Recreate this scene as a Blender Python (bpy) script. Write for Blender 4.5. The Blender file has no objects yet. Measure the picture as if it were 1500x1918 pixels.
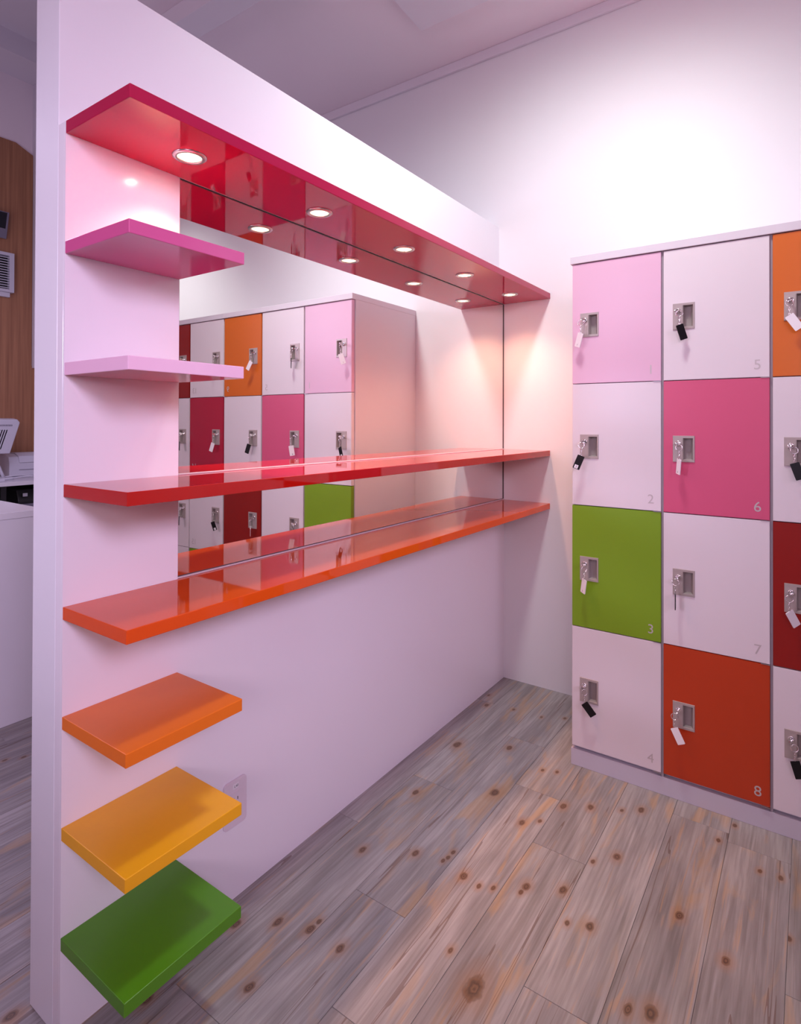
import bpy, bmesh, math, random
from mathutils import Vector, Matrix
random.seed(7)
S = bpy.context.scene
COL = S.collection
PI = math.pi

# ------------------------------------------------------------------ camera
yaw, pitch, roll = 0.6111, 0.0065, 0.0031
F = Vector((-math.sin(yaw), math.cos(yaw), 0)); R = Vector((math.cos(yaw), math.sin(yaw), 0)); U = Vector((0, 0, 1))
F2 = F*math.cos(pitch) + U*math.sin(pitch); U2 = U*math.cos(pitch) - F*math.sin(pitch)
R3 = R*math.cos(roll) + U2*math.sin(roll); U3 = U2*math.cos(roll) - R*math.sin(roll)
cd = bpy.data.cameras.new('camera'); cam = bpy.data.objects.new('camera', cd); COL.objects.link(cam)
m = Matrix((R3, U3, -F2)).transposed().to_4x4(); m.translation = (1.1948, -0.561, 1.2001)
cam.matrix_world = m
cd.sensor_fit = 'HORIZONTAL'; cd.sensor_width = 36; cd.lens = 1099.39/1500*36
cd.shift_y = (785.52-959)/1500; cd.clip_start = 0.02
S.camera = cam

# ------------------------------------------------------------------ world, exposure, large lights
w = bpy.data.worlds.new('world'); S.world = w; w.use_nodes = True
w.node_tree.nodes['Background'].inputs[0].default_value = (0.6, 0.5, 0.75, 1)
w.node_tree.nodes['Background'].inputs[1].default_value = 0.3
S.view_settings.view_transform = 'Standard'; S.view_settings.look = 'None'
S.view_settings.gamma = 1; S.view_settings.exposure = 0.15; S.view_settings.use_curve_mapping = False

def lamp(name, kind, loc, energy, color, target=None, **kw):
    ld = bpy.data.lights.new(name, kind); ld.energy = energy; ld.color = color
    for k, v in kw.items(): setattr(ld, k, v)
    o = bpy.data.objects.new(name, ld); COL.objects.link(o); o.location = loc
    if target: o.rotation_euler = (Vector(target)-Vector(loc)).to_track_quat('-Z', 'Y').to_euler()
    return o
# ceiling spots that wash the white wall over the lockers
lamp('wall_wash_spot', 'SPOT', (0.66, 0.86, 2.90), 84, (0.96, 1.0, 0.97), (0.38, 1.75, 1.0), spot_size=2.45, spot_blend=1.0, shadow_soft_size=0.12)
lamp('wall_wash_spot', 'SPOT', (2.60, 0.90, 2.60), 52, (0.96, 1.0, 0.97), (2.60, 2.0, 1.75), spot_size=1.5, spot_blend=1.0, shadow_soft_size=0.10)
# lilac room spot from the right, followed by added fill lights
lamp('room_spot_right', 'SPOT', (3.2, -1.20, 2.25), 280, (0.83, 0.68, 1.0), (0.0, 0.60, 1.10), spot_size=0.80, spot_blend=1.0, shadow_soft_size=0.40)
lamp('added_soffit_fill', 'AREA', (-2.9, -0.4, 2.0), 9, (0.84, 0.76, 1.0), (-3.9, 1.2, 4.4), shape='RECTANGLE', size=1.0, size_y=1.0)  # invented uplight, brightens the soffit steps over the desk
lamp('added_end_face_fill', 'SPOT', (-1.2, -3.2, 1.75), 170, (0.80, 0.72, 1.0), (-0.25, 0.0, 1.32), spot_size=0.62, spot_blend=1.0, shadow_soft_size=0.25)  # unseen fill added to brighten the end face of the partition
lamp('added_overhead_fill', 'AREA', (1.6, -1.6, 2.93), 4, (0.86, 0.72, 1.0), (1.3, -0.6, 0.0), shape='RECTANGLE', size=2.0, size_y=1.4)  # weak overhead fill added behind the camera, with no fixture
lamp('added_ceiling_fill', 'AREA', (2.2, -2.3, 1.9), 34, (1.0, 0.76, 0.92), (1.2, -0.8, 3.0), shape='RECTANGLE', size=1.2, size_y=1.0)  # added to brighten the ceiling, stands in for bounced light
lamp('added_desk_side_fill', 'AREA', (-2.4, 0.2, 2.8), 26, (0.80, 0.70, 1.0), (-2.6, 0.4, 0.0), shape='RECTANGLE', size=1.2, size_y=1.2)  # area fill added to light the desk side, no lamp is known there

# ------------------------------------------------------------------ materials
def new_mat(name):
    mt = bpy.data.materials.new(name); mt.use_nodes = True
    return mt, mt.node_tree, mt.node_tree.nodes['Principled BSDF']
def srgb(r, g, b):
    f = lambda c: (c/12.92 if c <= .04045 else ((c+.055)/1.055)**2.4)
    return (f(r/255), f(g/255), f(b/255), 1)
def mat(name, col, rough=.4, metal=0, coat=0, spec=.5, noise=0.0, bump=0.0, nscale=30, emit=None, estr=0):
    mt, nt, b = new_mat(name)
    b.inputs['Base Color'].default_value = col
    b.inputs['Roughness'].default_value = rough; b.inputs['Metallic'].default_value = metal
    b.inputs['Coat Weight'].default_value = coat; b.inputs['Coat Roughness'].default_value = .02
    b.inputs['Specular IOR Level'].default_value = spec
    tc = nt.nodes.new('ShaderNodeTexCoord')
    nz = nt.nodes.new('ShaderNodeTexNoise'); nz.inputs['Scale'].default_value = nscale; nz.inputs['Detail'].default_value = 3
    nt.links.new(tc.outputs['Object'], nz.inputs['Vector'])
    if noise:
        hs = nt.nodes.new('ShaderNodeHueSaturation'); hs.inputs['Color'].default_value = col
        mr = nt.nodes.new('ShaderNodeMapRange'); mr.inputs['To Min'].default_value = 1-noise; mr.inputs['To Max'].default_value = 1+noise
        nt.links.new(nz.outputs['Fac'], mr.inputs['Value']); nt.links.new(mr.outputs['Result'], hs.inputs['Value'])
        nt.links.new(hs.outputs['Color'], b.inputs['Base Color'])
    if bump:
        bp = nt.nodes.new('ShaderNodeBump'); bp.inputs['Strength'].default_value = bump; bp.inputs['Distance'].default_value = .001
        nt.links.new(nz.outputs['Fac'], bp.inputs['Height']); nt.links.new(bp.outputs['Normal'], b.inputs['Normal'])
    if emit:
        b.inputs['Emission Color'].default_value = emit; b.inputs['Emission Strength'].default_value = estr
    return mt
M = {}
M['wall'] = mat('white_paint', srgb(232, 228, 234), .55, noise=.012, nscale=3, bump=.05)
M['ceil'] = mat('ceiling_paint', srgb(242, 228, 236), .8, noise=.03, nscale=2)
M['panel'] = mat('white_laminate', srgb(236, 230, 238), .16, noise=.008, nscale=4, spec=.5)
M['core'] = mat('white_partition_paint', srgb(232, 230, 238), .35, noise=.012, nscale=5)
M['edge'] = mat('partition_edge_gloss', srgb(226, 224, 234), .12)
M['red_gloss'] = mat('crimson_lacquer', srgb(174, 26, 70), .03, spec=.4)
M['magenta'] = mat('pink_lacquer', srgb(206, 90, 146), .08, coat=0)
M['palepink'] = mat('pale_pink_lacquer', srgb(236, 192, 218), .08, coat=0)
M['scarlet'] = mat('scarlet_lacquer', srgb(178, 20, 12), .03, spec=.75)
M['vermilion'] = mat('vermilion_lacquer', srgb(222, 80, 22), .03, coat=0)
M['orange'] = mat('orange_lacquer', srgb(232, 116, 26), .3, noise=.02, nscale=60)
M['yellow'] = mat('yellow_lacquer', srgb(240, 172, 20), .3, noise=.02, nscale=60)
M['green'] = mat('green_lacquer', srgb(80, 142, 22), .3, noise=.02, nscale=60)
M['l_white'] = mat('locker_white', srgb(222, 211, 218), .34, noise=.006, nscale=4)
M['l_pale'] = mat('locker_pale_pink', srgb(222, 180, 205), .34)
M['l_pink'] = mat('locker_pink', srgb(206, 84, 122), .34)
M['l_green'] = mat('locker_green', srgb(120, 156, 30), .34)
M['l_vermilion'] = mat('locker_vermilion', srgb(182, 56, 18), .34)
M['l_orange'] = mat('locker_orange', srgb(208, 102, 28), .30)
M['l_red'] = mat('locker_red', srgb(140, 22, 16), .30)
M['l_crimson'] = mat('locker_crimson', srgb(172, 28, 58), .30)
M['carcass'] = mat('locker_body_lilac_grey', srgb(214, 206, 216), .35)
M['gap'] = mat('locker_gap_grey', srgb(150, 138, 148), .5)
M['plinth'] = mat('plinth_grey', srgb(196, 190, 204), .4)
M['plate'] = mat('handle_plate_beige', srgb(176, 162, 160), .35, metal=.25, noise=.02, nscale=300)
M['recess'] = mat('recess_grey_plastic', srgb(156, 144, 142), .45)
M['chrome'] = mat('chrome', (.85, .83, .83, 1), .08, metal=1)
M['brushed'] = mat('brushed_steel', (.62, .60, .62, 1), .3, metal=1)
M['channel'] = mat('pale_metal_channel', srgb(226, 212, 220), .3, metal=.3)
M['darkjoint'] = mat('dark_joint', srgb(70, 58, 62), .5)
M['mirror'] = mat('mirror_silver', (.93, .92, .90, 1), .0, metal=1)
M['number'] = mat('silver_number', srgb(194, 184, 186), .4, metal=.2)
M['tag_white'] = mat('tag_white_plastic', srgb(238, 232, 238), .25)
M['tag_black'] = mat('tag_black_plastic', srgb(20, 17, 20), .35, spec=.25)
M['ink'] = mat('ink', srgb(25, 22, 28), .6)
M['outlet'] = mat('outlet_plastic', srgb(222, 208, 218), .3)
M['lamp'] = mat('lamp_glass', (1, .9, .7, 1), .2, emit=(1, .74, .42, 1), estr=3.2)
M['lampcore'] = mat('lamp_filament', (1, .9, .7, 1), .2, emit=(1, .86, .62, 1), estr=60)
M['counter'] = mat('counter_white', srgb(228, 224, 232), .22)
M['plastic'] = mat('pale_grey_plastic', srgb(206, 204, 216), .4)
M['plastic_d'] = mat('vent_slot_grey', srgb(120, 114, 132), .5)
M['black'] = mat('black_plastic', srgb(22, 20, 24), .35)
M['screen'] = mat('dark_screen', srgb(46, 46, 58), .15)
M['beam'] = mat('beam_paint', srgb(228, 220, 230), .5)

def wood_wall():
    mt, nt, b = new_mat('brown_veneer'); b.inputs['Roughness'].default_value = .45
    tc = nt.nodes.new('ShaderNodeTexCoord'); mp = nt.nodes.new('ShaderNodeMapping'); mp.inputs['Scale'].default_value = (1, 38, 1.2)
    nz = nt.nodes.new('ShaderNodeTexNoise'); nz.inputs['Scale'].default_value = 1.2; nz.inputs['Detail'].default_value = 6
    cr = nt.nodes.new('ShaderNodeValToRGB'); e = cr.color_ramp.elements
    e[0].position = .3; e[0].color = srgb(146, 98, 70); e[1].position = .7; e[1].color = srgb(176, 124, 90)
    nt.links.new(tc.outputs['Object'], mp.inputs['Vector']); nt.links.new(mp.outputs['Vector'], nz.inputs['Vector'])
    nt.links.new(nz.outputs['Fac'], cr.inputs['Fac']); nt.links.new(cr.outputs['Color'], b.inputs['Base Color'])
    return mt
M['veneer'] = wood_wall()

KN = 6
def plank_mat():
    mt, nt, b = new_mat('whitewashed_pine_vinyl'); N = nt.nodes.new; L = nt.links.new
    b.inputs['Roughness'].default_value = .38
    geo = N('ShaderNodeNewGeometry'); oi = N('ShaderNodeObjectInfo')
    def mth(op, a, c=None, clamp=False):
        n = N('ShaderNodeMath'); n.operation = op; n.use_clamp = clamp
        for i, v in enumerate((a, c)):
            if v is None: continue
            if isinstance(v, (int, float)): n.inputs[i].default_value = v
            else: L(v, n.inputs[i])
        return n.outputs[0]
    def noise(scale, rnd, detail=4, dist=0.0, sc=1.0):
        mp = N('ShaderNodeMapping'); mp.inputs['Scale'].default_value = scale; L(geo.outputs['Position'], mp.inputs['Vector'])
        cx = N('ShaderNodeCombineXYZ'); L(mth('MULTIPLY', oi.outputs['Random'], rnd), cx.inputs[2]); L(mth('MULTIPLY', oi.outputs['Random'], rnd*.7), cx.inputs[0])
        L(cx.outputs[0], mp.inputs['Location'])
        n = N('ShaderNodeTexNoise'); n.inputs['Scale'].default_value = sc; n.inputs['Detail'].default_value = detail; n.inputs['Distortion'].default_value = dist
        L(mp.outputs[0], n.inputs['Vector']); return n.outputs['Fac']
    def ramp(fac, stops):
        cr = N('ShaderNodeValToRGB'); el = cr.color_ramp.elements
        while len(el) < len(stops): el.new(.5)
        for k, (p_, c) in enumerate(stops): el[k].position = p_; el[k].color = c
        L(fac, cr.inputs['Fac']); return cr.outputs['Color']
    def mix(fac, a, c, mode='MIX'):
        n = N('ShaderNodeMix'); n.data_type = 'RGBA'; n.blend_type = mode
        if isinstance(fac, (int, float)): n.inputs[0].default_value = fac
        else: L(fac, n.inputs[0])
        for i, v in ((6, a), (7, c)):
            if isinstance(v, tuple): n.inputs[i].default_value = v
            else: L(v, n.inputs[i])
        return n.outputs[2]
    broad = noise((9, 1.7, 1), 31, 5, .6)
    base = ramp(broad, [(.28, srgb(142, 139, 142)), (.45, srgb(160, 157, 160)), (.58, srgb(178, 175, 177)), (.75, srgb(150, 149, 154))])
    fine = noise((150, 6, 1), 57, 5, .4)
    base = mix(.6, base, ramp(fine, [(.3, srgb(196, 190, 184)), (.52, srgb(232, 228, 224)), (.7, srgb(255, 252, 250))]), 'MULTIPLY')
    base = mix(.5, base, ramp(noise((55, 2.2, 1), 11, 3, 1.0), [(.35, srgb(196, 188, 178)), (.6, srgb(255, 252, 250))]), 'MULTIPLY')
    # ochre streaks
    och = ramp(noise((16, 3.0, 1), 83, 4, .9), [(.57, (0, 0, 0, 1)), (.68, (1, 1, 1, 1))])
    base = mix(mth('MULTIPLY', och, .42), base, srgb(196, 152, 96))
    och2 = ramp(noise((60, 3.2, 1), 43, 3, .6), [(.62, (0, 0, 0, 1)), (.70, (1, 1, 1, 1))])
    base = mix(mth('MULTIPLY', och2, .35), base, srgb(204, 156, 104))
    # long dark checks in the grain
    cr_ = noise((24, .55, 1), 19, 2, .12)
    crk = mth('LESS_THAN', mth('ABSOLUTE', mth('SUBTRACT', cr_, .62)), .0045)
    base = mix(mth('MULTIPLY', crk, .55), base, srgb(92, 62, 44))
    # knots, given plank by plank as (x, y, radius)
    sep = N('ShaderNodeSeparateXYZ'); L(geo.outputs['Position'], sep.inputs[0])
    wob = mth('MULTIPLY', mth('SUBTRACT', noise((60, 40, 1), 3, 2), .5), .9)
    dmin = None
    for k in range(KN):
        at = N('ShaderNodeAttribute'); at.attribute_type = 'OBJECT'; at.attribute_name = 'knot_%d' % k
        s2 = N('ShaderNodeSeparateXYZ'); L(at.outputs['Vector'], s2.inputs[0])
        dx = mth('SUBTRACT', sep.outputs[0], s2.outputs[0]); dy = mth('MULTIPLY', mth('SUBTRACT', sep.outputs[1], s2.outputs[1]), .62)
        d = mth('SQRT', mth('ADD', mth('MULTIPLY', dx, dx), mth('MULTIPLY', dy, dy)))
        r = mth('DIVIDE', d, mth('MAXIMUM', s2.outputs[2], .0002))
        r = mth('MINIMUM', r, 40.0)
        dmin = r if dmin is None else mth('MINIMUM', dmin, r)
    dw = mth('ADD', dmin, wob)
    halo = ramp(mth('DIVIDE', dw, 4.0), [(.2, (1, 1, 1, 1)), (.75, (0, 0, 0, 1))])
    base = mix(mth('MULTIPLY', halo, .5), base, srgb(160, 116, 76))
    knot = ramp(mth('DIVIDE', dw, 4.0), [(.20, (1, 1, 1, 1)), (.30, (0, 0, 0, 1))])
    kc = ramp(mth('FRACT', mth('MULTIPLY', dw, 1.9)), [(.0, srgb(66, 46, 36)), (.55, srgb(120, 88, 66)), (1, srgb(70, 48, 38))])
    base = mix(mth('MULTIPLY', knot, .88), base, kc)
    # plank tone
    hv = N('ShaderNodeHueSaturation'); mr = N('ShaderNodeMapRange'); mr.inputs['To Min'].default_value = .90; mr.inputs['To Max'].default_value = 1.08
    L(oi.outputs['Random'], mr.inputs['Value']); L(mr.outputs[0], hv.inputs['Value']); L(base, hv.inputs['Color'])
    L(hv.outputs[0], b.inputs['Base Color'])
    bp = N('ShaderNodeBump'); bp.inputs['Strength'].default_value = .25; bp.inputs['Distance'].default_value = .0006
    L(fine, bp.inputs['Height']); L(bp.outputs['Normal'], b.inputs['Normal'])
    return mt
M['plank'] = plank_mat()

# ------------------------------------------------------------------ mesh helpers
ORI = {}
def finish(name, bm, mt, parent=None, origin=None, bevel=0, smooth=False):
    if bevel:
        bmesh.ops.bevel(bm, geom=list(bm.edges), offset=bevel, segments=2, affect='EDGES', clamp_overlap=True, profile=.5)
    if origin is None:
        origin = ORI[parent.name] if parent else Vector((0, 0, 0))
    origin = Vector(origin)
    bmesh.ops.translate(bm, verts=bm.verts, vec=-origin)
    me = bpy.data.meshes.new(name); bm.to_mesh(me); bm.free()
    mts = mt if isinstance(mt, (list, tuple)) else [mt]
    for x in mts: me.materials.append(x)
    if smooth:
        for p in me.polygons: p.use_smooth = True
    o = bpy.data.objects.new(name, me); COL.objects.link(o)
    o.location = origin - (ORI[parent.name] if parent else Vector((0, 0, 0)))
    if parent: o.parent = parent
    ORI[o.name] = origin
    return o
def bxm(bm, x0, x1, y0, y1, z0, z1):
    v = [bm.verts.new((x, y, z)) for x in (x0, x1) for y in (y0, y1) for z in (z0, z1)]
    for f in ((0, 1, 3, 2), (4, 6, 7, 5), (0, 4, 5, 1), (2, 3, 7, 6), (0, 2, 6, 4), (1, 5, 7, 3)):
        bm.faces.new([v[i] for i in f])
def box(name, a, b, mt, parent=None, bevel=0, origin=None):
    bm = bmesh.new(); bxm(bm, a[0], b[0], a[1], b[1], a[2], b[2])
    bmesh.ops.recalc_face_normals(bm, faces=bm.faces)
    return finish(name, bm, mt, parent, origin, bevel)
def prism(name, pts, axis, d0, d1, mt, parent=None, bevel=0, origin=None):
    """extrude a polygon (list of 2d points) along an axis"""
    bm = bmesh.new()
    def P(u, v, d): return {0: (d, u, v), 1: (u, d, v), 2: (u, v, d)}[axis]
    a = [bm.verts.new(P(u, v, d0)) for u, v in pts]; b = [bm.verts.new(P(u, v, d1)) for u, v in pts]
    n = len(pts); bm.faces.new(a); bm.faces.new(b[::-1])
    for i in range(n): bm.faces.new((a[i], b[i], b[(i+1) % n], a[(i+1) % n]))
    bmesh.ops.recalc_face_normals(bm, faces=bm.faces)
    return finish(name, bm, mt, parent, origin, bevel)
def tube(bm, pts, r, seg=8, closed=False):
    pts = [Vector(p) for p in pts]; n = len(pts); rings = []
    for i, p in enumerate(pts):
        if closed: t = pts[(i+1) % n]-pts[i-1]
        else: t = pts[min(i+1, n-1)]-pts[max(i-1, 0)]
        t.normalize(); a = t.orthogonal() if i == 0 else (pa - t*pa.dot(t))
        a.normalize(); pa = a; b = t.cross(a)
        rings.append([bm.verts.new(p+(a*math.cos(2*PI*k/seg)+b*math.sin(2*PI*k/seg))*r) for k in range(seg)])
    for i in range(n if closed else n-1):
        A, B = rings[i], rings[(i+1) % n]
        for k in range(seg): bm.faces.new((A[k], A[(k+1) % seg], B[(k+1) % seg], B[k]))
    if not closed: bm.faces.new(rings[0][::-1]); bm.faces.new(rings[-1])
def lathe(bm, prof, c, axis=2, seg=32):
    """profile list of (r, h) spun about an axis through c"""
    c = Vector(c); rings = []
    for r, h in prof:
        ring = []
        for k in range(seg):
            a = 2*PI*k/seg; u, v = r*math.cos(a), r*math.sin(a)
            ring.append(bm.verts.new(c+Vector({0: (h, u, v), 1: (u, h, v), 2: (u, v, h)}[axis])))
        rings.append(ring)
    for A, B in zip(rings, rings[1:]):
        for k in range(seg): bm.faces.new((A[k], A[(k+1) % seg], B[(k+1) % seg], B[k]))
    return rings
def rrect(x0, x1, z0, z1, r, n=6):
    o = []
    for cx, cz, a0 in ((x1-r, z1-r, 0), (x0+r, z1-r, 90), (x0+r, z0+r, 180), (x1-r, z0+r, 270)):
        for k in range(n+1):
            a = math.radians(a0+90*k/n); o.append((cx+r*math.cos(a), cz+r*math.sin(a)))
    return o
def tag(o, label=None, cat=None, group=None, kind=None):
    if label: o['label'] = label
    if cat: o['category'] = cat
    if group: o['group'] = group
    if kind: o['kind'] = kind
    return o
def empty(name, loc, label, cat, group=None):
    o = bpy.data.objects.new(name, None); COL.objects.link(o); o.location = loc; ORI[o.name] = Vector(loc)
    o.empty_display_size = .05
    return tag(o, label, cat, group)
def text_mesh(s, size, depth=.0):
    cu = bpy.data.curves.new('txt', 'FONT'); cu.body = s; cu.size = size; cu.extrude = depth
    cu.align_x = 'RIGHT'
    t = bpy.data.objects.new('txt', cu); COL.objects.link(t)
    dg = bpy.context.evaluated_depsgraph_get(); me = bpy.data.meshes.new_from_object(t.evaluated_get(dg))
    bpy.data.objects.remove(t); return me
def mesh_obj(name, me, mt, parent, loc, rot=(0, 0, 0)):
    me.materials.clear(); me.materials.append(mt)
    o = bpy.data.objects.new(name, me); COL.objects.link(o); o.parent = parent; o.location = loc; o.rotation_euler = rot
    ORI[o.name] = Vector(loc)+(ORI[parent.name] if parent else Vector((0, 0, 0)))
    return o

# ------------------------------------------------------------------ setting
LY = 2.002            # back wall
X0, X1, Y0 = -4.75, 4.4, -3.6
sub = box('floor', (X0, Y0, -.06), (X1, LY, -.003), M['plank']); tag(sub, 'grey whitewashed pine plank floor with brown knots', kind='structure')
tag(box('wall_back', (X0, LY, 0), (X1, LY+.1, 5.0), M['wall']), 'tall white wall behind the lockers', kind='structure')
tag(box('wall_right', (X1, Y0, 0), (X1+.1, LY+.1, 5.0), M['wall']), kind='structure')
tag(box('wall_front', (X0, Y0-.1, 0), (X1, Y0, 5.0), M['wall']), kind='structure')
wl = box('wall_left', (X0-.1, Y0, 0), (X0, LY, 5.0), M['ceil']); tag(wl, kind='structure')
vp = prism('veneer_panel', [(Y0, 0), (LY-.002, 0), (LY-.002, 1.72), (1.931, 1.72), (1.931, 3.675), (1.787, 3.743), (Y0, 3.743)], 0, X0, X0+.02, M['veneer'], wl)
tag(vp, 'brown wood veneer facing')
tag(box('duct_cover', (X0, 1.934, 1.70), (X0+.06, LY, 4.34), M['beam'], wl, .002), 'pale vertical boxing in the corner')
tag(box('ceiling', (-1.3, Y0, 3.01), (X1, LY, 3.1), M['ceil']), 'dim mauve ceiling', kind='structure')
tag(box('ceiling', (X0, Y0, 4.95), (-1.3, LY, 5.05), M['ceil']), kind='structure')
tag(box('trim_1', (-1.3, LY-.016, 2.962), (X1, LY, 3.01), M['beam'], bevel=.003), 'thin pale cornice under the ceiling', kind='structure')
tag(box('trim_2', (-1.3, .95, 2.93), (-.35, 1.07, 3.01), M['beam'], bevel=.003), 'pale narrow ceiling beam', kind='structure')
tag(box('trim_3', (X0, Y0, 4.34), (-4.36, LY, 4.95), M['beam']), 'lower step of the soffit over the desk', kind='structure')
tag(box('trim_4', (-4.36, Y0, 4.52), (-3.55, LY, 4.95), M['beam']), 'upper step of the soffit over the desk', kind='structure')
tag(prism('trim_5', [(-.25, 1.655), (X1, 1.655), (X1, -1.0), (-.12, -1.0)], 2, 2.975, 3.01, M['beam']), 'shallow ceiling drop', kind='structure')

# planks
KNOTS = [(0.109,1.365,3),(0.138,1.039,2),(0.277,1.458,2),(0.349,1.185,3),(0.159,0.738,2),(0.288,0.812,2),(0.37,0.851,1),(0.372,0.877,1),(0.365,0.834,1),(0.48,1.102,2),(0.438,0.818,2),(0.486,0.81,1),(0.519,0.827,1),(0.587,0.881,2),(0.584,0.856,1),(0.143,0.435,2),(0.22,0.464,2),(0.222,0.492,1),(0.311,0.465,2),(0.215,0.285,2),(0.52,0.608,1),(0.607,0.558,4),(0.06,1.708,2),(0.169,1.737,1),(0.025,1.795,1),(0.368,1.452,1),(0.43,1.394,1),(0.475,1.413,1),(0.555,1.249,2),(0.627,1.293,2),(0.759,1.371,2),(0.71,1.334,1),(0.521,1.14,1),(0.751,1.123,2),(0.702,1.068,1),(0.669,0.925,2),(0.929,1.012,2),(0.76,0.853,2),(0.712,0.833,1),(0.719,0.853,0),(1.036,0.94,2),(0.925,0.717,3),(0.885,0.701,2),(0.973,1.36,1),(1.08,1.293,1),(1.127,1.296,1),(1.15,1.089,1),(0.37,1.79,1),(0.695,0.701,1),(1.005,1.459,1),(0.288,1.744,1),(0.066,0.372,2),(0.062,0.143,2),(-0.132,-0.033,2),(-1.151,0.347,1)]
KR = (.0032, .0055, .0085, .0125, .019)
PW, PL = .1525, .9144
phase = {-1: .82, 0: .20, 1: .62, 2: 1.27, 3: .13, 4: .625, 5: 1.41, 6: .455, 7: .925}
pm = {}
def plank_mesh(l):
    key = round(l, 4)
    if key not in pm:
        bm = bmesh.new(); g = .0004
        bxm(bm, -PW/2+g, PW/2-g, g-l/2, l/2-g, -.003, 0)
        bmesh.ops.recalc_face_normals(bm, faces=bm.faces)
        me = bpy.data.meshes.new('plank'); 
        top = [e for e in bm.edges if all(v.co.z > -.001 for v in e.verts)]
        bmesh.ops.bevel(bm, geom=top, offset=.0005, segments=1, affect='EDGES')
        bm.to_mesh(me); bm.free(); me.materials.append(M['plank']); pm[key] = me
    return pm[key]
for k in range(-17, 17):
    xa = .080+PW*k; xc = xa+PW/2
    ph = phase.get(k, random.random()*PL)
    y = ph-PL*math.ceil((ph+1.83)/PL)
    while y < LY:
        a, b_ = max(y, -1.83), min(y+PL, LY)
        if b_-a > .03:
            o = bpy.data.objects.new('plank', plank_mesh(b_-a)); COL.objects.link(o); o.parent = sub
            o.location = (xc, (a+b_)/2, 0); ORI[o.name] = Vector(o.location)
            here = [q for q in KNOTS if xa <= q[0] < xa+PW and a <= q[1] < b_]
            if not here and not (-.2 < xc < 1.2 and a > -.3):
                here = [(xa+random.uniform(.02, .13), random.uniform(a+.02, b_-.02), random.choice((1, 1, 2, 2, 3))) for _ in range(random.choice((1, 2, 3, 4)))]
            for i, (kx, ky, ks) in enumerate(here[:KN]): o['knot_%d' % i] = [kx, ky, KR[ks]]
        y += PL

# ------------------------------------------------------------------ partition
pt = box('wall_partition', (-.127, 0, 0), (-.029, LY, 2.137), M['core'], bevel=.0015)
tag(pt, 'free-standing white partition wall carrying the shelves', kind='structure')
ZT = 1.7905
# facing panel with an opening for the mirror
ML0, MZ0, MZ1 = .2534, .8402, 1.7658
fp = box('facing_panel', (-.029, 0, 0), (-.0055, LY, ZT), M['panel'], pt, .0008); tag(fp, 'glossy white facing panel')
bm = bmesh.new()
for a, b_ in (((-.0055, 0, 0), (0, LY, MZ0-.012)), ((-.0055, 0, MZ0-.012), (0, ML0, ZT)), ((-.0055, ML0, MZ1+.001), (0, LY, ZT))):
    bxm(bm, a[0], b_[0], a[1], b_[1], a[2], b_[2])
bmesh.ops.recalc_face_normals(bm, faces=bm.faces); finish('facing_skin', bm, M['panel'], pt)

mi = empty('wall_mirror', (0, 1.1, .83), 'long frameless mirror between the crimson top board and the vermilion shelf', 'mirror')
box('mirror_glass', (-.0055, ML0+.001, MZ0-.011), (-.0045, LY-.0015, MZ1), M['mirror'], mi)
box('bottom_channel', (-.0045, ML0+.001, MZ0), (-.0002, LY-.001, MZ0+.0040), M['channel'], mi, .0006)
box('bottom_joint', (-.0045, ML0+.001, MZ0+.0041), (-.0035, LY-.001, MZ0+.0056), M['darkjoint'], mi)
box('shelf_bead', (-.0044, ML0+.001, 1.0790), (.0006, LY-.001, 1.0818), M['channel'], mi, .0006)
box('top_joint', (-.0045, ML0+.001, MZ1-.002), (-.0025, LY-.001, MZ1-.0004), M['darkjoint'], mi)
box('edge_joint', (-.0045, LY-.0028, MZ0+.005), (-.002, LY-.0004, MZ1-.003), M['darkjoint'], mi)
box('edge_joint', (-.0045, ML0+.0005, MZ0+.005), (-.0025, ML0+.002, MZ1-.003), M['darkjoint'], mi)

# ------------------------------------------------------------------ shelves
D, W1, T = .2258, .2534, .0249
def shelf(name, z, length, t, mt, label, group):
    o = box(name, (.0002, 0, z-t), (D, length-.0004, z), mt, None, .0012, origin=(0, 0, z-t))
    return tag(o, label, 'shelf', group)
GL, GS = 'long boards along the mirror', 'short boards at the open end of the partition'
top = shelf('shelf_board', ZT, LY, .0247, M['red_gloss'], 'long crimson top board holding five downlights above the mirror', GL)
shelf('shelf_board', 1.5546, W1, T, M['magenta'], 'short deep pink shelf, highest of the short ones, under the crimson top board', GS)
shelf('shelf_board', 1.3167, W1, T, M['palepink'], 'short pale pink shelf below the deep pink one', GS)
shelf('shelf_board', 1.0789, LY, T, M['scarlet'], 'long glossy scarlet shelf crossing the mirror, upper of the two worktops', GL)
shelf('shelf_board', .8402, LY, T, M['vermilion'], 'long glossy vermilion orange shelf at the bottom edge of the mirror', GL)
shelf('shelf_board', .627, W1, T, M['orange'], 'short orange shelf under the long vermilion shelf', GS)
shelf('shelf_board', .4118, W1, T, M['yellow'], 'short yellow shelf beside the socket plate', GS)
shelf('shelf_board', .199, W1, T, M['green'], 'short green shelf, lowest, just above the floor', GS)

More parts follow.
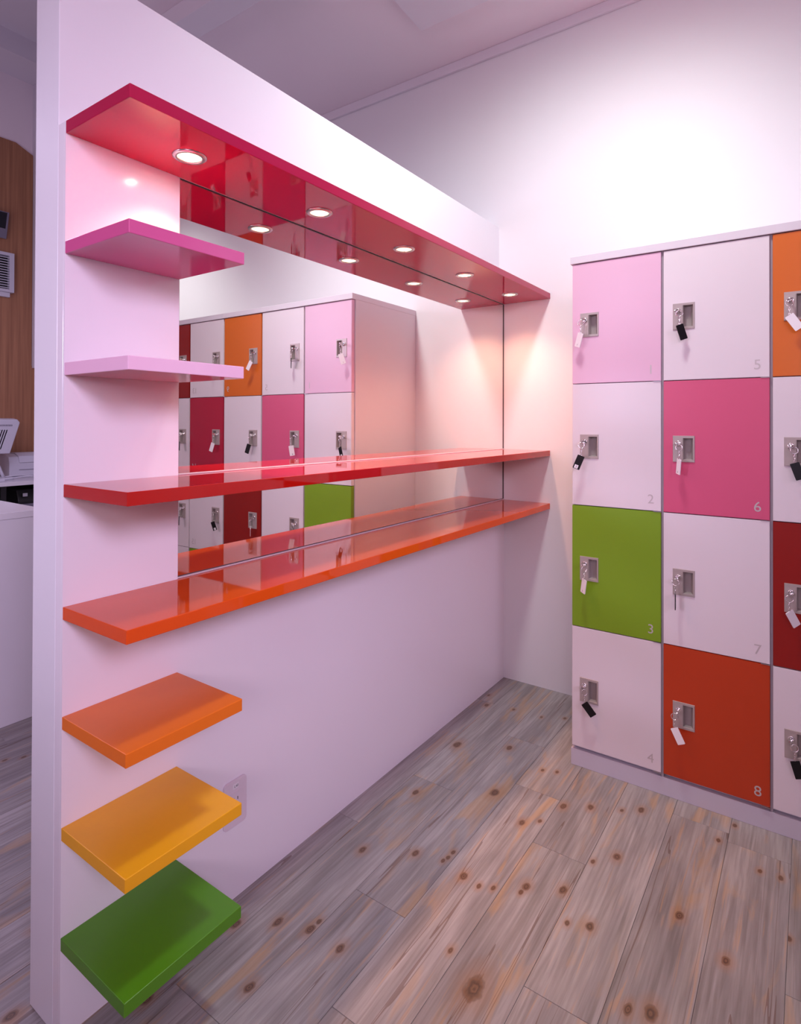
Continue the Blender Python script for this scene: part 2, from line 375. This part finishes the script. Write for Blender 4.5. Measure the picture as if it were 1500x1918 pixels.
# ------------------------------------------------------------------ downlights
ZB = ZT-.0247
dl_lab = ['downlight nearest the open end, above the deep pink shelf', 'second downlight from the open end of the crimson board', 'middle downlight of the five in the crimson board',
          'fourth downlight from the open end of the crimson board', 'downlight in the crimson board closest to the back wall']
proto = None
for i, y in enumerate((.2, .602, 1.002, 1.408, 1.816)):
    c = Vector((.112, y, ZB))
    if proto is None:
        e = empty('downlight', c, dl_lab[0], 'downlight', 'downlights in the crimson top board'); proto = e
        bm = bmesh.new(); lathe(bm, [(.0245, -.0005), (.0250, -.0030), (.0262, -.0042), (.033, -.0034), (.0352, -.0015), (.0352, 0)], c, 2, 40)
        bmesh.ops.recalc_face_normals(bm, faces=bm.faces); finish('trim_ring', bm, M['brushed'], e, smooth=True)
        bm = bmesh.new(); rs = lathe(bm, [(.0245, -.0006), (.018, -.0012), (.011, -.0017)], c, 2, 32)
        rg = finish('glass', bm, M['lamp'], e)
        bm = bmesh.new(); rs = lathe(bm, [(.0112, -.0016), (.009, -.0030), (.004, -.0036)], c, 2, 24); bm.faces.new(rs[-1])
        finish('bulb', bm, M['lampcore'], e, smooth=True)
        kids = list(e.children)
    else:
        e = proto.copy(); COL.objects.link(e); e.location = c; e['label'] = dl_lab[i]; ORI[e.name] = c
        for k in kids:
            q = k.copy(); COL.objects.link(q); q.parent = e
    lamp('downlight_beam', 'SPOT', (.112, y, ZB-.008), 10.5, (1.0, .46, .26), (.112, y, 0), spot_size=math.radians(45), spot_blend=1.0, shadow_soft_size=.024)
    lamp('downlight_spill', 'SPOT', (.112, y, ZB-.008), 10.5, (1.0, .50, .28), (.112, y, 0), spot_size=math.radians(118), spot_blend=1.0, shadow_soft_size=.016)

# ------------------------------------------------------------------ lockers
LX, LF, PIT, DW = .5019, 1.4866, .2995, .2916
ZR = [(1.3412, 1.7605), (.9162, 1.3386), (.4915, .9136), (.0713, .4889)]
colors = [['l_pale', 'l_white', 'l_green', 'l_white'], ['l_white', 'l_pink', 'l_white', 'l_vermilion'], ['l_orange', 'l_white', 'l_red', 'l_white'],
          ['l_white', 'l_crimson', 'l_white', 'l_green'], ['l_red', 'l_white', 'l_white', 'l_white']]
cn = {'l_pale': 'pale pink', 'l_white': 'white', 'l_green': 'green', 'l_pink': 'deep pink', 'l_vermilion': 'orange red', 'l_orange': 'orange', 'l_red': 'dark red', 'l_crimson': 'crimson'}
def door_mesh():
    bm = bmesh.new(); bxm(bm, 0, DW, 0, .020, 0, 1.0); bmesh.ops.recalc_face_normals(bm, faces=bm.faces); return bm
plate_me = recess_me = lock_me = None
def build_plate():
    """face plate with a finger pull: origin at lower left corner of the plate, front at y = 0"""
    W_, H_ = .064, .084; a, b_, c, d = .0305, .0595, .0075, .0765
    bm = bmesh.new(); yf, yb = -.0022, 0
    def ring(x0, x1, z0, z1, y): return [bm.verts.new((x, y, z)) for x, z in ((x0, z0), (x1, z0), (x1, z1), (x0, z1))]
    o0, o1, i0 = ring(0, W_, 0, H_, yb), ring(.0008, W_-.0008, .0008, H_-.0008, yf), ring(a, b_, c, d, yf)
    i1 = ring(a+.0008, b_-.0008, c+.0008, d-.0008, yf+.0016)
    for A, B in ((o0, o1), (o1, i0), (i0, i1)):
        for k in range(4): bm.faces.new((A[k], A[(k+1) % 4], B[(k+1) % 4], B[k]))
    bmesh.ops.recalc_face_normals(bm, faces=bm.faces)
    p = bpy.data.meshes.new('handle_plate'); bm.to_mesh(p); bm.free(); p.materials.append(M['plate'])
    bm = bmesh.new()
    f = ring(a+.0008, b_-.0008, c+.0008, d-.0008, yf+.0016); g = ring(a+.003, b_-.009, c+.003, d-.003, .0170); 
    for k in range(4): bm.faces.new((f[k], f[(k+1) % 4], g[(k+1) % 4], g[k]))
    bm.faces.new(g)
    bxm(bm, a-.0022, a-.0002, yf-.0012, yf, c, d)
    r = bpy.data.meshes.new('finger_pull'); bm.to_mesh(r); bm.free(); r.materials.append(M['recess'])
    bm = bmesh.new(); rs = lathe(bm, [(.0088, -.0022), (.0088, -.0042), (.0078, -.0056), (.0058, -.0060), (.0052, -.0048), (.001, -.0048)], (.0165, 0, .0585), 1, 24)
    bm.faces.new(rs[-1]); bxm(bm, .0159, .0171, -.0054, -.0046, .0545, .0625)
    l = bpy.data.meshes.new('lock_cylinder'); bm.to_mesh(l); bm.free(); l.materials.append(M['chrome'])
    for q in l.polygons: q.use_smooth = True
    return p, r, l
plate_me, recess_me, lock_me = build_plate()
hinge_me = bpy.data.meshes.new('hinge_tip'); bm = bmesh.new()
lathe(bm, [(.0005, 0), (.0035, .0002), (.0035, .0016), (.0005, .0018)], (0, 0, 0), 2, 10); bxm(bm, -.022, 0, -.002, .001, .0002, .0016); bm.to_mesh(hinge_me); bm.free(); hinge_me.materials.append(M['brushed'])

def cutdoor(x, z0, z1, mt, parent, hole):
    """door leaf with the hole behind its finger pull"""
    bm = bmesh.new(); y0, y1 = LF, LF+.020
    hx0, hx1, hz0, hz1 = hole
    xs = [x, hx0, hx1, x+DW]; zs = [z0, hz0, hz1, z1]
    V = {}
    for i, xx in enumerate(xs):
        for j, zz in enumerate(zs):
            for k, yy in enumerate((y0, y1)): V[i, j, k] = bm.verts.new((xx, yy, zz))
    for i in range(3):
        for j in range(3):
            if i == 1 and j == 1: continue
            bm.faces.new((V[i, j, 0], V[i+1, j, 0], V[i+1, j+1, 0], V[i, j+1, 0])); bm.faces.new((V[i, j, 1], V[i, j+1, 1], V[i+1, j+1, 1], V[i+1, j, 1]))
    for i in range(3):
        for j in (0, 3): bm.faces.new((V[i, j, 0], V[i, j, 1], V[i+1, j, 1], V[i+1, j, 0]))
    for j in range(3):
        for i in (0, 3): bm.faces.new((V[i, j, 0], V[i, j+1, 0], V[i, j+1, 1], V[i, j, 1]))
    for i in (1, 2): bm.faces.new((V[i, 1, 0], V[i, 2, 0], V[i, 2, 1], V[i, 1, 1]))
    for j in (1, 2): bm.faces.new((V[1, j, 0], V[2, j, 0], V[2, j, 1], V[1, j, 1]))
    bmesh.ops.recalc_face_normals(bm, faces=bm.faces)
    rim = [e for e in bm.edges if all(abs(v.co.y-y0) < 1e-6 for v in e.verts) and (all(abs(v.co.x-x) < 1e-6 for v in e.verts) or all(abs(v.co.x-x-DW) < 1e-6 for v in e.verts) or all(abs(v.co.z-z0) < 1e-6 for v in e.verts) or all(abs(v.co.z-z1) < 1e-6 for v in e.verts))]
    bmesh.ops.bevel(bm, geom=rim, offset=.0012, segments=2, affect='EDGES')
    return finish('door', bm, mt, parent, origin=(x, LF, z0))

def cabinet(xa, cols, label, first, xend):
    t = empty('locker_cabinet', ((xa+xend)/2, (LF+LY)/2, 0), label, 'locker', 'locker cabinets along the back wall')
    side = .0065
    box('body', (xa, LF+.0215, .058), (xend-.0006, LY-.001, 1.7630), M['carcass'], t, .001)
    box('top_panel', (xa-.001, LF-.004, 1.7630), (xend-.0006, LY-.001, 1.79), M['carcass'], t, .0015)
    pl = box('plinth', (xa+.001, LF+.004, 0), (xend-.0006, LY-.02, .0575), M['plinth'], t, .001)
    for c in range(cols):
        gx = LX+PIT*(first+c)+DW
        box('divider_strip', (gx+.0004, LF+.006, .058), (gx+PIT-DW-.0004 if c < cols-1 else min(gx+PIT-DW-.0004, xend-.001), LF+.0214, 1.7625), M['gap'], t)
    for c in range(cols):
        ci = first+c; x = LX+PIT*ci
        for r, (z0, z1) in enumerate(ZR):
            px, pz = x+.0275, (z0+z1)/2-.0065-.042
            d = cutdoor(x, z0, z1, M[colors[ci][r]], t, (px+.0295, px+.0605, pz+.0065, pz+.0775))
            n = ci*4+r+1
            d['label'] = '%s door numbered %d' % (cn[colors[ci][r]], n)
            for nm, me in (('handle_plate', plate_me), ('finger_pull', recess_me), ('lock_cylinder', lock_me)):
                h = bpy.data.objects.new(nm, me); COL.objects.link(h); h.parent = d; h.location = (px-x, -.0001, pz-z0)
            h = bpy.data.objects.new('hinge_tip', hinge_me); COL.objects.link(h); h.parent = d; h.location = (DW-.001, .0, -.0026)
            nme = text_mesh(str(n), .0425, .0001)
            nb = mesh_obj('door_number', nme, M['number'], d, (DW-.0205, -.0003, .0235), (PI/2, 0, 0)); nb['label'] = 'pale grey numeral %d' % n
    return t
cabinet(.4960, 3, 'three-column locker cabinet beside the partition, doors 1 to 12', 0, 1.3985)
cabinet(1.3990, 2, 'two-column locker cabinet further right along the wall, with crimson and dark red doors', 3, 2.000)

# ------------------------------------------------------------------ keys
def key_tags():
    out = {}
    for nm in ('tag_white', 'tag_black'):
        bm = bmesh.new(); p = rrect(-.0105, .0105, -.0415, .0015, .0016, 3)
        a = [bm.verts.new((u, -.0013, v)) for u, v in p]; b_ = [bm.verts.new((u, .0013, v)) for u, v in p]
        n = len(p); bm.faces.new(a); bm.faces.new(b_[::-1])
        for i in range(n): bm.faces.new((a[i], b_[i], b_[(i+1) % n], a[(i+1) % n]))
        tube(bm, [(-.0+.0018*math.cos(k*PI/5), -.0014, -.0015+.0018*math.sin(k*PI/5)) for k in range(10)], .0004, 5, True)
        bmesh.ops.recalc_face_normals(bm, faces=bm.faces)
        me = bpy.data.meshes.new('tag'); bm.to_mesh(me); bm.free(); me.materials.append(M[nm]); out[nm] = me
    return out
TAGM = key_tags()
# key: blade stub and bow; origin at the lock face
bm = bmesh.new(); bxm(bm, -.0011, .0011, -.016, .001, -.004, .003)
p = rrect(-.0085, .0085, -.0095, .0065, .006, 5)
a = [bm.verts.new((-.0009, -.0150+u*.95-.0068, v)) for u, v in p]; b_ = [bm.verts.new((.0009, -.0150+u*.95-.0068, v)) for u, v in p]
n = len(p); bm.faces.new(a); bm.faces.new(b_[::-1])
for i in range(n): bm.faces.new((a[i], b_[i], b_[(i+1) % n], a[(i+1) % n]))
bmesh.ops.recalc_face_normals(bm, faces=bm.faces)
KEYM = bpy.data.meshes.new('key_blade'); bm.to_mesh(KEYM); bm.free(); KEYM.materials.append(M['chrome'])
bm = bmesh.new(); tube(bm, [(.0098*math.cos(k*PI/12), 0, .0098*math.sin(k*PI/12)) for k in range(24)], .0011, 6, True)
tube(bm, [(.0092*math.cos(k*PI/12), .001, .0092*math.sin(k*PI/12)) for k in range(24)], .0006, 6, True)
RINGM = bpy.data.meshes.new('key_ring'); bm.to_mesh(RINGM); bm.free(); RINGM.materials.append(M['chrome'])
bm = bmesh.new()
for j in range(4):
    z = -.0035-j*.0066
    if j % 2: pts = [(.0018*math.cos(k*PI/6), 0, z+.0042*math.sin(k*PI/6)) for k in range(12)]
    else: pts = [(0, .0018*math.cos(k*PI/6), z+.0042*math.sin(k*PI/6)) for k in range(12)]
    tube(bm, pts, .0009, 5, True)
CHM = bpy.data.meshes.new('chain'); bm.to_mesh(CHM); bm.free(); CHM.materials.append(M['chrome'])
for me in (KEYM, RINGM, CHM):
    for q in me.polygons: q.use_smooth = me is not KEYM
bm = bmesh.new(); bxm(bm, -.0055, .0055, -.0004, 0, -.0055, .0055); STM = bpy.data.meshes.new('sticker'); bm.to_mesh(STM); bm.free(); STM.materials.append(M['tag_white'])
# (ring dx, key turn, ring yaw, tag colour, tag roll (+ = foot to the right), tag yaw, sticker text)
KEYS = {1: (-0.0047, 20, 15, 'tag_white', -19, -24, '1'), 2: (-0.0027, 15, 25, 'tag_black', -22, 18, '2'), 3: (0.009, -10, 50, 'tag_white', -11, -36, '3'), 4: (0.01, -35, 35, 'tag_black', 38, 15, None),
        5: (0.0086, 70, 10, 'tag_black', 19, 40, None), 6: (0.0076, 80, 20, 'tag_white', -9, -54, '6'), 7: (-0.0034, 30, 10, 'tag_black', 1, -82, None), 8: (-0.0064, 30, 10, 'tag_white', 28, -10, None),
        9: (-0.0023, 75, 15, 'tag_white', 32, -5, None), 10: (0.0097, 40, 20, 'tag_black', 19, -12, None), 11: (-0.0033, -30, 20, 'tag_white', 30, 40, None), 12: (0.0097, -40, 20, 'tag_black', 16, 10, None),
        13: (0, 40, 20, 'tag_white', 12, 30, None), 14: (0.0, 30, 20, 'tag_white', 20, -10, None), 15: (0, -30, 20, 'tag_black', -22, -15, '15'), 16: (0, 30, 20, 'tag_white', 10, 20, None),
        17: (0, 20, 20, 'tag_white', 15, 25, None), 18: (0, 30, 25, 'tag_black', -18, 40, '18'), 19: (0, 10, 20, 'tag_black', -15, 40, None), 20: (0, 0, 30, 'tag_white', 10, 20, None)}
for n_, (dx, turn, ryaw, tm, troll, tyaw, st) in KEYS.items():
    ci, r = (n_-1)//4, (n_-1) % 4
    x = LX+PIT*ci; z0, z1 = ZR[r]
    lk = Vector((x+.0275+.0165, LF-.0048, (z0+z1)/2-.0065-.042+.0585))
    word = 'white' if tm == 'tag_white' else 'black'
    e = empty('locker_key', lk, '%s-tagged key in the %s %s-row door of the %s column' % (word, cn[colors[ci][r]], ('top', 'second', 'third', 'bottom')[r], ('first', 'second', 'third', 'fourth', 'fifth')[ci]), 'key', 'keys hanging in the locker doors')
    def add(nm, me, par, loc, rot=(0, 0, 0)):
        o = bpy.data.objects.new(nm, me); COL.objects.link(o); o.parent = par; o.location = loc; o.rotation_euler = [math.radians(v) for v in rot]; return o
    add('key_blade', KEYM, e, (0, 0, 0), (0, turn, 0))
    rz = -.0115
    add('key_ring', RINGM, e, (dx*.9, -.0262, rz), (-8, 0, ryaw))
    add('chain', CHM, e, (dx, -.0265, rz-.0095), (0, 0, ryaw))
    tg = add('key_tag', TAGM[tm], e, (dx, -.0265, rz-.0375), (0, -troll, tyaw)); tg['label'] = word+' plastic tag'; tg.scale = (1.14, 1, 1.14)
    if st:
        if tm == 'tag_black':
            s_ = add('sticker', STM, tg, (-.0015, -.0014, -.0345))
        tme = text_mesh(st, .0085 if tm == 'tag_black' else .008, .0); tme.materials.append(M['ink'])
        add('tag_number', tme, tg, (.0028 if len(st) > 1 else .001, -.0022 if tm == 'tag_black' else -.0017, -.0375), (90, 0, 0))

# ------------------------------------------------------------------ socket plate
sp = empty('socket_plate', (0, .418, .184), 'white rounded socket plate on the partition behind the yellow shelf', 'socket')
prism('cover_plate', rrect(.383, .4535, .1845, .3005, .010, 6), 0, 0.0002, .0055, M['outlet'], sp, .0008)
prism('socket_insert', rrect(.396, .4405, .1995, .272, .006, 5), 0, .0052, .0066, M['outlet'], sp, .0004)
for dy in (.412, .424): box('slot', (.0064, dy-.0010, .250), (.0068, dy+.0010, .2575), M['ink'], sp)
for dy in (.412, .424): box('slot', (.0064, dy-.0010, .216), (.0068, dy+.0010, .2235), M['ink'], sp)
lb = box('paper_label', (.0055, .410, .2790), (.0058, .4275, .2915), M['tag_white'], sp)
tme = text_mesh('L40', .0088, 0); mesh_obj('label_text', tme, M['ink'], lb, (.0006+ .0055, .4265-.418, .2820-.184), (PI/2, 0, PI/2))

# ------------------------------------------------------------------ the room beyond the partition
ct = empty('reception_counter', (-1.9, -.5, 0), 'low white counter beyond the partition with a bright flat top', 'counter')
box('body', (-2.45, -1.7, 0), (-1.409, .583, .8145), M['counter'], ct, .001)
box('counter_top', (-2.455, -1.7, .815), (-1.405, .588, .842), M['counter'], ct, .0015)

XD = -4.02
dk = empty('desk', (-4.38, 1.2, 0), 'white back desk against the wood veneer wall', 'desk')
box('desk_top', (X0+.03, -.6, .690), (XD, LY-.01, .7215), M['counter'], dk, .0015)
box('leg', (XD-.10, 1.44, 0), (XD-.06, 1.48, .6895), M['black'], dk, .001)
box('leg', (XD-.10, -.5, 0), (XD-.06, -.46, .6895), M['black'], dk, .001)
box('back_panel', (X0+.06, -.55, .0), (X0+.08, LY-.02, .6895), M['black'], dk, .001)
box('side_panel', (X0+.08, LY-.05, .0), (XD-.02, LY-.02, .6895), M['black'], dk, .001)

mn = empty('monitor', (-4.35, 1.5, .7215), 'tilted pale grey monitor seen from behind on the back desk', 'monitor')
def P3(dep, y, z): return (dep, y, z)
bm = bmesh.new()
fr = [(-4.30, 1.16), (-4.30, 1.635)]
# shell: slanted panel, tapered at the right-hand side
vs = [bm.verts.new(v) for v in ((-4.29, 1.10, .94), (-4.29, 1.585, .937), (-4.29, 1.660, 1.195), (-4.29, 1.640, 1.222), (-4.29, 1.10, 1.222),
                                (-4.40, 1.08, .93), (-4.40, 1.60, .93), (-4.40, 1.675, 1.19), (-4.40, 1.655, 1.232), (-4.40, 1.08, 1.232))]
bm.faces.new(vs[:5][::-1]); bm.faces.new(vs[5:])
for i in range(5): bm.faces.new((vs[i], vs[(i+1) % 5], vs[5+(i+1) % 5], vs[5+i]))
bmesh.ops.recalc_face_normals(bm, faces=bm.faces); finish('monitor_shell', bm, M['plastic'], mn, bevel=.006)
for j in range(9):
    y = 1.545-j*.018 if j < 4 else 1.45-(j-4)*.018
    bm = bmesh.new(); v = [bm.verts.new(q) for q in ((-4.2895, y-.035, .975), (-4.2895, y-.027, .975), (-4.2895, y+.022, 1.135), (-4.2895, y+.014, 1.135))]; bm.faces.new(v)
    bmesh.ops.solidify(bm, geom=bm.faces[:], thickness=.001); finish('vent_slot', bm, M['plastic_d'], mn)
for j in range(10): box('vent_slot', (-4.289, 1.50+j*.0105, 1.165), (-4.288, 1.506+j*.0105, 1.178), M['plastic_d'], mn)
bm = bmesh.new(); tube(bm, [(-4.33, 1.50, .95), (-4.33, 1.51, .85), (-4.33, 1.54, .77), (-4.32, 1.55, .735)], .013, 10); finish('neck', bm, M['plastic'], mn, smooth=True)
prism('foot', rrect(-4.42, -4.22, 1.42, 1.60, .03, 5), 2, .7216, .742, M['plastic'], mn, .003)

pr = empty('receipt_printer', (-4.45, 1.78, .7215), 'pale grey printer with a curved lid on the back desk beside the monitor', 'printer')
prism('printer_case', [(-4.40, .732), (-4.40, .84), (-4.42, .90), (-4.50, .925), (-4.60, .925), (-4.66, .89), (-4.66, .732)], 1, 1.625, 1.96, M['plastic'], pr, .008)
prism('lid', [(-4.395, .85), (-4.412, .905), (-4.49, .932), (-4.59, .932), (-4.59, .926), (-4.49, .926), (-4.418, .90), (-4.400, .85)], 1, 1.70, 1.955, M['plastic'], pr, .001)
box('front_slot', (-4.3995, 1.70, .785), (-4.398, 1.93, .79), M['plastic_d'], pr)
box('base', (-4.65, 1.63, .7216), (-4.405, 1.955, .7319), M['plastic_d'], pr, .001)
for i, (pts, lab) in enumerate((([(-4.19, 1.49, .7305), (-4.14, 1.60, .748), (-4.11, 1.70, .750), (-4.12, 1.80, .7285), (-4.15, 1.86, .7275)], 'pale cable curving across the back desk in front of the printer'),
                                ([(-4.24, 1.53, .7485), (-4.19, 1.62, .760), (-4.18, 1.72, .745), (-4.19, 1.80, .7275)], 'thicker cable looping from the monitor foot to the right'))):
    bm = bmesh.new(); P = [Vector(p) for p in pts]; q = []
    for a in range(len(P)-1):
        p0, p1, p2, p3 = P[max(a-1, 0)], P[a], P[a+1], P[min(a+2, len(P)-1)]
        for s in range(6):
            t = s/6; q.append(.5*((2*p1)+(p2-p0)*t+(2*p0-5*p1+4*p2-p3)*t*t+(3*p1-p0-3*p2+p3)*t**3))
    q.append(P[-1]); tube(bm, q, .005, 8); tag(finish('cable', bm, M['plastic'], None, origin=pts[0], smooth=True), lab, 'cable', 'cables on the back desk')
kb = box('card_reader', (-4.21, 1.30, .722), (-4.09, 1.475, .748), M['plastic'], None, .004, origin=(-4.15, 1.39, .722)); tag(kb, 'flat lilac-grey box lying on the back desk under the monitor', 'device')

bx = empty('black_machine', (-4.3, 1.7, 0), 'black machine standing in the shade under the back desk', 'machine')
prism('machine_case', [(-4.13, 0), (-4.13, .55), (-4.17, .64), (-4.55, .64), (-4.55, 0)], 1, 1.585, 1.93, M['black'], bx, .006)
box('display', (-4.1345, 1.620, .585), (-4.128, 1.655, .612), M['plastic'], bx, .001)
box('tray', (-4.13, 1.60, .49), (-4.10, 1.90, .525), M['plastic_d'], bx, .002)

vt = empty('louvred_vent', (X0+.02, 1.5, 2.35), 'square white louvred vent on the wood veneer wall', 'vent')
bm = bmesh.new()
for a, b_ in (((1.25, 2.36), (1.76, 2.385)), ((1.25, 2.685), (1.76, 2.712)), ((1.25, 2.385), (1.275, 2.685)), ((1.722, 2.385), (1.76, 2.685))): bxm(bm, X0+.0201, X0+.075, a[0], b_[0], a[1], b_[1])
bmesh.ops.recalc_face_normals(bm, faces=bm.faces); finish('frame', bm, M['plastic'], vt)
box('backing', (X0+.0202, 1.27, 2.38), (X0+.03, 1.725, 2.69), M['black'], vt)
for j in range(13):
    z = 2.395+j*.0225
    prism('louvre', [(X0+.034, z+.012), (X0+.072, z-.002), (X0+.072, z+.004), (X0+.034, z+.018)], 1, 1.274, 1.724, M['plastic'], vt)
box('control_tab', (X0+.0201, 1.30, 2.318), (X0+.055, 1.735, 2.3598), M['plastic'], vt, .002)

ws = empty('wall_screen', (X0+.02, 1.5, 2.8), 'dark screen with a thin frame, tilted on the veneer wall above the vent', 'screen')
prism('screen_frame', [(X0+.0202, 2.845), (X0+.05, 2.835), (X0+.11, 3.06), (X0+.0202, 3.066)], 1, 1.10, 1.705, M['plastic_d'], ws, .003)
bm = bmesh.new(); v = [bm.verts.new(q) for q in ((X0+.0515, 1.12, 2.842), (X0+.0515, 1.688, 2.842), (X0+.1085, 1.688, 3.052), (X0+.1085, 1.12, 3.052))]; bm.faces.new(v)
bmesh.ops.solidify(bm, geom=bm.faces[:], thickness=.002); finish('display_glass', bm, M['screen'], ws)
